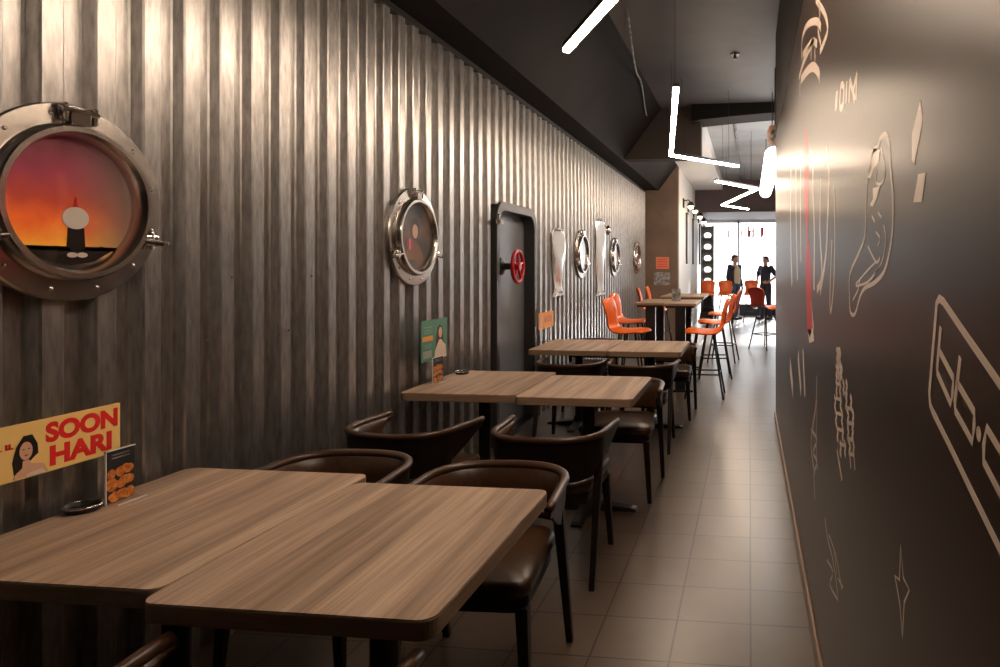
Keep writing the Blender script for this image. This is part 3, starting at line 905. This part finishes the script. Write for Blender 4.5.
def decal(label, parts, name='wall_graphic', cat='wall graphic'):
    """parts: (part name, material, [(kind, image points, width)])"""
    first = True; t = None
    split = []
    for pname, ma, items in parts:
        if len(items) > 1: split += [('stroke', ma, [it]) for it in items]
        else: split.append((pname if len(parts) > 1 else 'stroke', ma, items))
    if len(split) <= 14: parts = split
    for pname, ma, items in parts:
        m = MB()
        for kind, pts, w in items:
            q = [on_x(u, v, XR) for u, v in pts]
            if kind == 'fill': m.prism(q, lambda p: (W0, p[0], p[1]), lambda p: (W1, p[0], p[1]))
            elif kind == 'line': ribbon(m, q, w, W0, W1)
            elif kind == 'curve': ribbon(m, smooth(q), w, W0, W1)
            elif kind == 'loop': ribbon(m, smooth(q, 3, True), w, W0, W1, True)
            elif kind == 'poly': ribbon(m, q, w, W0, W1, True)
        if len(parts) == 1:
            t = m.build(name, ma); return tag(t, label, cat, 'pale graphics printed on the dark right wall')
        if t is None:
            t = thing(name, label, cat, (0, 0, 0), group='pale graphics printed on the dark right wall')
        m.build(pname, ma, t)
    return t


# logo in a rounded tilted frame: b b . q
def logo():
    def ip(p): return on_x(p[0], p[1], XR)
    fr = [(937, 303), (939.5, 298.5), (943.5, 301.5), (962, 329), (980, 355), (1000, 384), (1030, 425), (1030, 616), (1000, 549), (975, 498), (950, 446), (933, 412), (930.3, 405), (929.5, 393)]
    m = MB(); ribbon(m, [ip(p) for p in fr], .0115, W0, W1, True)
    t = thing('wall_graphic', 'large cream bb.q logo in a rounded tilted frame on the dark right wall', 'wall graphic', (0, 0, 0), group='pale graphics printed on the dark right wall')
    m.build('logo_frame', M['decal'], t)
    w = .0105
    letters = (
        ('letter_b', [[(941, 327), (937.5, 366), (937.5, 373), (951, 404), (953, 391), (953.5, 378), (939.5, 351)]]),
        ('letter_b', [[(960.5, 357), (955, 402), (955.5, 411), (972.5, 442), (974.5, 425), (974.5, 412), (957.5, 383)]]),
        ('letter_q', [[(1012, 470), (987, 428), (984, 446), (984, 462), (1000, 493), (1012, 515)], [(1013, 470), (1006, 560)]]))
    for nm, ls in letters:
        m = MB()
        for l in ls: ribbon(m, [ip(p) for p in l], w, W0, W1)
        m.build(nm, M['decal'], t)
    y, z = ip((979, 434)); m = MB(); m.prism(ell(y, z, .008, .009, 14), lambda p: (W0, p[0], p[1]), lambda p: (W1, p[0], p[1])); m.build('dot', M['decal'], t)
logo()
decal('cream four pointed sparkle outline low on the right wall below the logo', [('o', M['decal'], [('poly', [(901, 546), (903.5, 578), (909.5, 590), (904.5, 602), (902.5, 637), (900, 604), (895, 575.5), (899.5, 580)], .006)])])
decal('solid cream exclamation mark with slanted dot high on the right wall', [
    ('stroke', M['decal'], [('fill', [(920.5, 100), (923, 118), (922, 126), (914.5, 165), (912, 160), (912.3, 134)], 0)]),
    ('dot', M['decal'], [('fill', [(918.5, 174), (926, 172.5), (922, 202), (913.5, 202.5)], 0)])])
decal('long cream drumstick outline with small bone end on the right wall', [
    ('outline', M['decal'], [('loop', [(886, 134), (890, 147), (890.5, 165), (893, 195), (893, 225), (890, 250), (884, 272), (874, 283), (865, 288), (860, 297), (855, 314), (850.5, 312), (849.5, 295), (850, 274), (858, 255), (865, 236), (866, 205), (868, 176), (872, 165), (873, 152), (878, 147), (881, 138)], .010)]),
    ('shading', M['decal'], [('fill', [(874, 148), (880, 150), (879, 163), (874, 168), (871, 178), (868, 178), (870, 160)], 0), ('fill', [(873, 188), (880, 186), (877, 198), (873, 207), (870, 205), (873, 199)], 0),
        ('curve', [(881, 148), (884, 160), (885, 175), (881, 184), (876, 182), (877, 170)], .006), ('curve', [(868, 246), (876, 262), (880, 258)], .006), ('curve', [(876, 262), (868, 270), (856, 284)], .005),
        ('curve', [(884, 225), (886, 240), (882, 262), (875, 274)], .006), ('curve', [(856, 286), (868, 282), (880, 266)], .006), ('curve', [(853, 300), (858, 290), (860, 280)], .006),
        ('curve', [(872, 216), (875, 222)], .006), ('curve', [(878, 212), (882, 218)], .006), ('curve', [(876, 232), (880, 238), (878, 246)], .005)])])
decal('small slanted block of cream letters high on the right wall', [('o', M['decal'], [
    ('fill', [(836, 92), (838, 90), (837, 110), (835, 111)], 0), ('loop', [(841, 86), (844, 88), (843, 105), (840, 107)], .02), ('line', [(847, 81), (846, 104)], .02),
    ('line', [(850, 79), (849, 103)], .02), ('line', [(850, 80), (853, 92), (857, 74)], .02), ('line', [(857, 73), (856, 100)], .02), ('line', [(853, 92), (855, 101)], .02)])])
decal('cream arched line drawing at the top of the right wall', [('o', M['decaldim'], [
    ('curve', [(802, 60), (802, 40), (806, 27), (812, 22), (818, 22), (821, 28)], .03), ('curve', [(816, 0), (824, 12), (828, 28), (825, 40), (820, 52)], .025), ('curve', [(799, 78), (803, 64), (808, 52), (814, 40)], .03),
    ('curve', [(803, 55), (812, 42), (817, 44)], .03), ('curve', [(801, 80), (808, 70), (814, 67), (819, 74), (819, 80)], .04), ('curve', [(819, 2), (820, 14), (818, 30), (821, 44)], .02), ('line', [(812, 40), (811, 60)], .02), ('line', [(815, 40), (815, 62)], .02), ('curve', [(800, 82), (800, 96)], .02)])])
decal('tall red chilli drawing on the far part of the right wall', [('flame', M['decalred'], [
    ('fill', [(806, 126), (808.5, 150), (809, 190), (808, 235), (811, 262), (811.5, 300), (812.5, 325), (810, 338), (807.5, 330), (806.5, 300), (805.5, 265), (806.5, 238), (804, 190), (804.5, 150)], 0)]),
    ('tip', M['decal'], [('fill', [(807.5, 330), (813, 328), (814, 341), (809.5, 343)], 0), ('curve', [(811, 300), (813.5, 330)], .03)])])
decal('cluster of tall cream strokes right of the red chilli drawing', [('o', M['decal'], [
    ('curve', [(813, 150), (813, 190), (814.5, 235), (814, 290)], .045), ('curve', [(826, 150), (829, 172), (828, 210), (826, 255), (820, 292)], .035), ('curve', [(821, 178), (820, 230), (822, 275), (817, 290)], .03), ('curve', [(834, 186), (835, 230), (834, 280), (831, 312), (830, 295), (832, 240)], .016)])])
decal('pale slender strokes left of the red chilli drawing, near the wall end', [('o', M['decal'], [
    ('curve', [(796, 160), (796, 210), (797.5, 280)], .06), ('curve', [(791, 165), (790.5, 220), (792, 285)], .09), ('curve', [(801, 155), (800.5, 200), (801, 262)], .05), ('line', [(798, 355), (801, 392)], .07), ('line', [(790, 365), (793, 391)], .1), ('line', [(803, 350), (805, 396)], .05)])])
def lettercol():
    random.seed(11)
    it = []
    rows = [(838.5, 356, 1.5, 14), (839, 372, 2.5, 14), (841.5, 388, 5, 14), (843, 403, 8, 14), (844.5, 418, 8.5, 15), (845, 434, 7.5, 14), (847, 449, 6.5, 14)]
    for cx, cy, hw, hh in rows:
        for s in (-1, -.3, .4, 1):
            x = cx + s * hw
            it.append(('curve', [(x - .6, cy - hh * .5), (x + .8, cy - 2), (x - .4, cy + 3), (x + .9, cy + hh * .5)], .014))
        it.append(('line', [(cx - hw * .9, cy - 5), (cx - hw * .2, cy - 3)], .010)); it.append(('line', [(cx + hw * .3, cy + 4), (cx + hw, cy + 6)], .010))
    it.append(('line', [(837, 450), (842, 480)], .010)); it.append(('line', [(850, 455), (851, 468)], .012)); it.append(('line', [(854, 455), (855, 470)], .012))
    return it
decal('cream stacked hand drawn lettering at mid height on the right wall', [('o', M['decal'], lettercol())])
decal('thin faded cream drawing left of the stacked lettering', [('o', M['decaldim'], [
    ('curve', [(817, 376), (816, 405), (813, 425), (811, 445), (814, 470)], .02), ('curve', [(811.5, 430), (817, 440), (813, 452), (817, 462), (814, 475), (815, 500)], .014), ('curve', [(817, 400), (816.5, 450), (817.5, 470)], .012)])])
decal('faint speckled cream drawing low on the right wall near the skirting', [('o', M['decaldim'], [
    ('curve', [(825, 518), (828, 540), (833, 560), (838, 595)], .008), ('curve', [(829, 535), (836, 556), (842, 590)], .006), ('curve', [(827, 560), (833, 572), (830, 585), (838, 600)], .007), ('line', [(834, 548), (837, 575)], .006), ('line', [(838, 578), (843, 588)], .006)])])

# ------------------------------------------------------------------ lights in the ceiling space
ZL = 2.8
def zigzag(label, pts, rods):
    t = thing('zigzag_light', label, 'light', (pts[0][0], pts[0][1], ZL), group='warm linear zigzag lights')
    ox, oy = pts[0]
    for a, b in zip(pts, pts[1:]):
        dx, dy = b[0] - a[0], b[1] - a[1]; l = math.hypot(dx, dy); rz = math.atan2(dy, dx)
        c = ((a[0] + b[0]) / 2 - ox, (a[1] + b[1]) / 2 - oy)
        m = MB(); m.box((c[0], c[1], .024), (l, .046, .030), rz); hb = m.build('light_bar', M['black'], t)
        m = MB(); m.box((c[0], c[1], -.004), (l, .042, .026), rz); m.build('diffuser', M['led'], hb, bevel=.004)
        for k in rods:
            px, py = a[0] + dx * k - ox, a[1] + dy * k - oy
            m = MB(); m.tube([(px, py, .046), (px, py, ZC - ZL)], .0022, 6); m.build('suspension_wire', M['black'], hb)
zigzag('nearest warm linear zigzag light, slanting across the top of the view, with an added unseen bar', [(-.62, 1.22), (.13, 1.85), (-1.105, 3.885)], (.2, .8))  # first short bar is added out of view to brighten the front tables
zigzag('middle warm linear light, one long bar and a short bar turned right', [(-.535, 4.8), (-.914, 7.666), (-.143, 8.597)], (.15, .85))
zigzag('farthest warm linear zigzag light of three bars, towards the street', [(-.503, 10.06), (.135, 11.168), (-.571, 13.968), (-.023, 14.997)], (.15, .85))


# white tubular light beyond the right wall
t = thing('tube_light', 'thick white tubular light hung along the ceiling past the dark wall', 'light', (.30, 8.1, 2.86))
m = MB(); n = 14; L = 4.1
prof = [(.02, 0), (.085, .03), (.11, .1), (.11, L - .1), (.085, L - .03), (.02, L)]
m.lathe(prof, (0, 0, 0), 'Y', 24); m.build('tube', M['tubelight'], t, smooth=True)
for k in (.5, L - .5):
    m = MB(); m.tube([(0, k, .1), (0, k, ZC - 2.86)], .006, 6); m.tube([(.112 * math.cos(2 * PI * i / 20), k, .112 * math.sin(2 * PI * i / 20)) for i in range(20)], .006, 6, closed=True); m.build('hanger', M['black'], t)
t = thing('ceiling_speaker', 'dusty pink rounded casing hung just before the white tube light', 'speaker', (.30, 7.55, 2.98))
m = MB(); m.lathe([(.0, -.11), (.06, -.10), (.09, -.05), (.095, .04), (.07, .11), (.0, .12)], (0, 0, 0), 'Z', 24); m.build('casing', M['pinkish'], t, smooth=True)
m = MB(); m.lathe([(.07, -.02), (.075, .0), (.06, .02)], (0, -.075, -.02), 'Y', 20); m.build('grille', M['greyprint'], t, smooth=True)
m = MB(); m.tube([(0, 0, .11), (0, 0, ZC - 2.98)], .012, 8); m.build('hanger', M['black'], t)

# cable under the ceiling, sprinkler, conduit
m = MB(); pts = []
for i in range(25):
    k = i / 24; pts.append((-1.05 - .42 * k, 5.6 + 4.0 * k, 3.735 - .30 * math.sin(k * PI) * (.6 + .4 * math.sin(9 * k)) - .02))
m.tube(pts, .009, 6); tag(m.build('ceiling_cable', M['greyprint'], smooth=True), 'loose grey cable drooping under the dark ceiling left of the lights', 'cable')
t = thing('sprinkler', 'small dark sprinkler head on the ceiling above the aisle', 'sprinkler', (-.15, 7.0, ZC))
m = MB(); m.lathe([(.0, -.002), (.05, -.002), (.05, -.01), (.015, -.015), (.0, -.015)], (0, 0, 0), 'Z', 20); m.build('flange', M['black'], t)
m = MB(); m.lathe([(.012, -.01), (.012, -.05), (.03, -.055), (.03, -.06), (.0, -.06)], (0, 0, 0), 'Z', 16); m.build('nozzle', M['black'], t)
m = MB(); m.tube([(-.22, 9.7, ZC - .03), (-.22, 17.1, ZC - .03)], .022, 10); tag(m.build('ceiling_conduit', M['greyprint'], smooth=True), 'grey conduit running along the pale far ceiling', 'conduit')
m = MB(); m.tube([(.55, 9.7, ZC - .03), (.55, 17.1, ZC - .03)], .02, 10)
tag(m.build('ceiling_conduit', M['ceildaylit'], smooth=True), 'thin pale conduit on the far ceiling, right of the grey one', 'conduit')

# wall spotlights, black slats and display tower on the white far wall
for k, (y, z) in enumerate(((14.0, 2.80), (15.1, 2.80), (16.6, 2.78), (18.2, 2.76))):
    t = thing('wall_lamp', ('nearest', 'second', 'third', 'farthest')[k] + ' black wall lamp with a warm globe on the white far wall', 'lamp', (-1.41, y, z), group='black wall lamps')
    m = MB(); m.box((.015, 0, .05), (.03, .14, .2)); m.tube([(.02, 0, .1), (.12, 0, .12), (.17, 0, .06)], .014, 8); m.build('bracket', M['black'], t, bevel=.004)
    m = MB(); m.lathe([(.03, .08), (.05, .06), (.085, -.02), (.08, -.02), (.045, .05)], (.17, 0, 0), 'Z', 18, caps=False); m.build('lamp_shade', M['black'], t, smooth=True)
    m = MB(); m.ball((.17, 0, -.02), .06, 14, 10); m.build('globe', M['globe'], t, smooth=True)
for k, y in enumerate((14.7, 16.4, 18.6)):
    m = MB(); m.box2((-1.41, y - .06, 1.55), (-1.375, y + .06, 2.66)); m.box2((-1.41, y - .09, 2.66), (-1.36, y + .09, 2.70))
    tag(m.build('wall_slat', M['black'], bevel=.004), ('nearest', 'middle', 'farthest')[k] + ' tall black slat on the white far wall below the lamps', 'wall slat', 'black slats')
t = thing('display_tower', 'narrow grey display tower with lit compartments beside the street window', 'shelf', (-1.14, 18.1, 0))
m = MB(); m.box2((-.16, .18, 0), (.16, .20, 2.62))
for s in (-1, 1): m.box2((s * .16 - .015, -.2, 0), (s * .16 + .015, .2, 2.62))
m.build('carcass', mat('grey_carcass', (.10, .095, .085), .5), t)
for k in range(9):
    m = MB(); m.box2((-.145, -.2, .05 + k * .315), (.145, .18, .075 + k * .315)); m.build('shelf', mat('grey_shelf', (.12, .11, .10), .5) if k == 0 else bpy.data.materials['grey_shelf'], t)
for k in range(3, 8):
    m = MB(); m.lathe([(.0, -.075), (.05, -.075), (.085, -.05), (.105, 0), (.085, .05), (.05, .075), (.0, .08)], (0, .05, .075 + k * .315 + .0755), 'Z', 18); m.build('lit_globe', M['compart'], t, smooth=True)

# red strokes of the lettering on the street window
t = thing('window_lettering', 'faded red window lettering high on the street window', 'sign', (0, 20.25, 2.4))
m = MB()
for x, a, b in ((-.62, -.02, .22), (-.22, .02, .2), (-.02, .0, .34), (.02, .0, .2), (.13, .0, .26), (.38, -.02, .30), (.42, .03, .3)):
    m.box((x, 0, (a + b) / 2), (.045, .004, b - a))
for x, z in ((.055, .18), (.055, .02)): m.box((x, 0, z), (.12, .004, .035))
o = m.build('red_strokes', M['redprint'], t)

# ------------------------------------------------------------------ people
def capsule(m, a, b, ra, rb, n=12):
    a = Vector(a); b = Vector(b); d = (b - a)
    L = d.length; t = d.normalized(); u = t.orthogonal().normalized(); w = t.cross(u)
    ls = []
    for i in range(5):
        q = -PI / 2 + PI / 2 * i / 4; k = max(math.cos(q), .02)
        ls.append((a + t * ra * math.sin(q), ra * k))
    for i in range(5):
        q = PI / 2 * i / 4; k = max(math.cos(q), .02)
        ls.append((b + t * rb * math.sin(q), rb * k))
    m.loops([[p + (u * math.cos(2 * PI * j / n) + w * math.sin(2 * PI * j / n)) * r for j in range(n)] for p, r in ls])


def remeshed(m, name, ma, parent, vox, sm=3):
    o = m.build(name, ma)
    r = o.modifiers.new('r', 'REMESH'); r.mode = 'VOXEL'; r.voxel_size = vox
    s = o.modifiers.new('s', 'SMOOTH'); s.factor = .5; s.iterations = sm
    dg = bpy.context.evaluated_depsgraph_get(); dg.update()
    me = bpy.data.meshes.new_from_object(o.evaluated_get(dg))
    bpy.data.objects.remove(o)
    me.name = name; me.shade_smooth()
    q = bpy.data.objects.new(name, me); C.objects.link(q); q.parent = parent
    return q


def person(label, loc, rz, arms, blazer, stride=.05, k=1.0):
    t = thing('person', label, 'person', loc, rz)
    # joints; the figure faces +y
    hip = {s: (s * .095, 0, .93) for s in (-1, 1)}
    knee = {s: (s * .10, .015 + s * stride * .5, .50) for s in (-1, 1)}
    ank = {s: (s * .105, s * stride - .02, .085) for s in (-1, 1)}
    sho = {s: (s * .185, -.01, 1.45) for s in (-1, 1)}
    b = MB()
    capsule(b, (0, 0, .98), (0, .01, 1.14), .135, .125); capsule(b, (0, .01, 1.14), (0, 0, 1.36), .125, .14)
    for s in (-1, 1):
        capsule(b, (s * .05, 0, .97), (s * .09, 0, .93), .11, .095)
        capsule(b, (s * .06, 0, 1.36), sho[s], .105, .062)
        capsule(b, hip[s], knee[s], .088, .058); capsule(b, knee[s], ank[s], .056, .038)
        capsule(b, (ank[s][0], ank[s][1] - .03, .04), (ank[s][0] + s * .02, ank[s][1] + .17, .032), .038, .03)
        el, wr, hd, cl = arms[s]
        capsule(b, sho[s], el, .055, .042); capsule(b, el, wr, .041, .028)
        # hand: palm, four unequal bent fingers, thumb off the side
        wr = Vector(wr); d = Vector(hd).normalized(); side = Vector(cl).normalized(); side = (side - d * side.dot(d)).normalized(); nn = d.cross(side)
        for q in (-.026, -.009, .009, .026): capsule(b, wr + d * .012 + side * q * .6, wr + d * .085 + side * q, .016, .0125, 8)
        for q, fl in ((-.029, .062), (-.0095, .074), (.0095, .080), (.029, .070)):
            p0 = wr + d * .088 + side * q; p1 = p0 + d * fl * .5 + nn * .012; p2 = p1 + d * fl * .38 + nn * .026
            capsule(b, p0, p1, .0095, .0085, 8); capsule(b, p1, p2, .0085, .0068, 8)
        p0 = wr + d * .035 + side * .03; p1 = p0 + d * .035 + side * .028 + nn * .01; p2 = p1 + d * .032 + side * .008 + nn * .012
        capsule(b, p0, p1, .0125, .0105, 8); capsule(b, p1, p2, .0105, .0085, 8)
    capsule(b, (0, -.012, 1.46), (0, .005, 1.56), .062, .056)
    b.ball((0, .0, 1.675), (.076, .094, .108), 20, 14)                 # skull
    b.ball((0, .028, 1.615), (.056, .062, .062), 16, 10)               # jaw
    capsule(b, (0, .088, 1.675), (0, .105, 1.642), .010, .015, 8)      # nose
    capsule(b, (-.018, .086, 1.609), (.018, .086, 1.609), .008, .008, 8)   # lips
    capsule(b, (-.035, .078, 1.693), (.035, .078, 1.693), .012, .012, 8)   # brow
    for s in (-1, 1):
        b.ball((s * .078, -.005, 1.655), (.012, .024, .034), 10, 8)    # ears
    body = remeshed(b, 'body', M['skin'], t, .0065, 2)
    for s in (-1, 1):
        m = MB(); m.ball((s * .03, .084, 1.674), (.012, .010, .008), 12, 8); e = m.build('eye', M['figw'], t, smooth=True)
        m = MB(); m.ball((s * .03, .0925, 1.674), (.005, .003, .005), 10, 6); m.build('iris', M['hair'], e, smooth=True)
    # hair
    m = MB(); m.ball((0, -.014, 1.705), (.084, .094, .094), 20, 14); capsule(m, (-.05, -.04, 1.65), (.05, -.04, 1.65), .05, .05); capsule(m, (-.035, .06, 1.757), (.04, .05, 1.765), .028, .028)
    remeshed(m, 'hair', M['brownhair'] if blazer else M['hair'], t, .009, 3)
    # clothes
    m = MB()
    capsule(m, (0, 0, .99), (0, .01, 1.14), .148, .138)
    for s in (-1, 1):
        capsule(m, (s * .05, 0, .985), (s * .088, 0, .93), .122, .108)
        capsule(m, hip[s], knee[s], .102, .074); capsule(m, knee[s], (ank[s][0], ank[s][1], .075), .074, .058)
    remeshed(m, 'trousers', M['denim'] if blazer else M['navy'], t, .012, 3)
    for s in (-1, 1):
        m = MB(); capsule(m, (ank[s][0], ank[s][1] - .035, .045), (ank[s][0] + s * .02, ank[s][1] + .185, .037), .045, .037); m.box((ank[s][0] + s * .01, ank[s][1] + .075, .008), (.08, .27, .016))
        capsule(m, (ank[s][0], ank[s][1] - .02, .05), (ank[s][0], ank[s][1] - .01, .09), .045, .046)
        remeshed(m, 'shoe', M['shoe'], t, .009, 2)
    m = MB()
    capsule(m, (0, .012, 1.02), (0, .018, 1.34), .142, .148); capsule(m, (0, 0, 1.40), (0, .0, 1.475), .10, .072)
    if blazer:
        remeshed(m, 'shirt', M['shirt'], t, .011, 2)
        m = MB()
    z0 = .84 if blazer else .93
    if blazer:
        for s in (-1, 1):
            capsule(m, (s * .085, -.035, z0), (s * .088, -.02, 1.14), .118, .112); capsule(m, (s * .088, -.02, 1.14), (s * .085, -.02, 1.36), .112, .118)
        capsule(m, (0, -.09, z0), (0, -.08, 1.36), .09, .10)
        capsule(m, (-.05, -.05, 1.44), (.05, -.05, 1.44), .07, .07)
    else:
        capsule(m, (0, .0, .95), (0, .01, 1.14), .152, .142); capsule(m, (0, .01, 1.14), (0, .0, 1.36), .142, .158)
    for s in (-1, 1):
        el, wr, hd, cl = arms[s]
        capsule(m, (s * .06, -.005, 1.36), sho[s], .122, .078)
        if blazer:
            capsule(m, sho[s], el, .073, .060); e, w = Vector(el), Vector(wr); capsule(m, e, e + (w - e) * .9, .060, .046)
        else:
            a = Vector(sho[s]); e = Vector(el); capsule(m, a, a + (e - a) * .72, .075, .068)
    remeshed(m, 'blazer' if blazer else 'tshirt', M['navy'] if blazer else M['tee'], t, .011, 2)
    return t


A1 = {1: ((.25, -.03, 1.16), (.235, .09, .93), (0.0, .25, -1), (0, 1, .3)), -1: ((-.25, -.06, 1.16), (-.235, .05, .92), (.1, .2, -1), (0, 1, .3))}
A2 = {1: ((.34, -.06, 1.22), (.20, .14, 1.06), (-.8, .5, -.1), (.2, .3, 1)), -1: ((-.34, -.06, 1.22), (-.20, .14, 1.05), (.8, .5, -.1), (-.2, .3, 1))}
p1 = person('man in a navy blazer, cream shirt and jeans standing by the street window', (-.40, 18.7, 0), math.radians(-132), A1, True)
p1.scale = (1.02, 1.02, 1.02)
p2 = person('man in a dark navy t-shirt with bent arms, facing the man in the blazer', (.47, 18.75, 0), math.radians(140), A2, False)
p2.scale = (1.0, 1.0, 1.0)

# ------------------------------------------------------------------ light
w = bpy.data.worlds.new('world'); bpy.context.scene.world = w; w.use_nodes = True
bg = w.node_tree.nodes['Background']; bg.inputs[0].default_value = (.92, .96, 1.0, 1); bg.inputs[1].default_value = 3.2
sun = bpy.data.lights.new('sun', 'SUN'); sun.energy = 9.0; sun.angle = math.radians(2.0); sun.color = (1, .97, .93)
so = bpy.data.objects.new('sun', sun); C.objects.link(so)
dirv = Vector((-.2, -1, -.36)).normalized()
so.rotation_euler = dirv.to_track_quat('-Z', 'Y').to_euler(); so.location = (3, 26, 8)

sc = bpy.context.scene
sc.view_settings.view_transform = 'Standard'; sc.view_settings.look = 'None'
sc.view_settings.exposure = 0.25; sc.view_settings.gamma = 1.0; sc.view_settings.use_curve_mapping = False
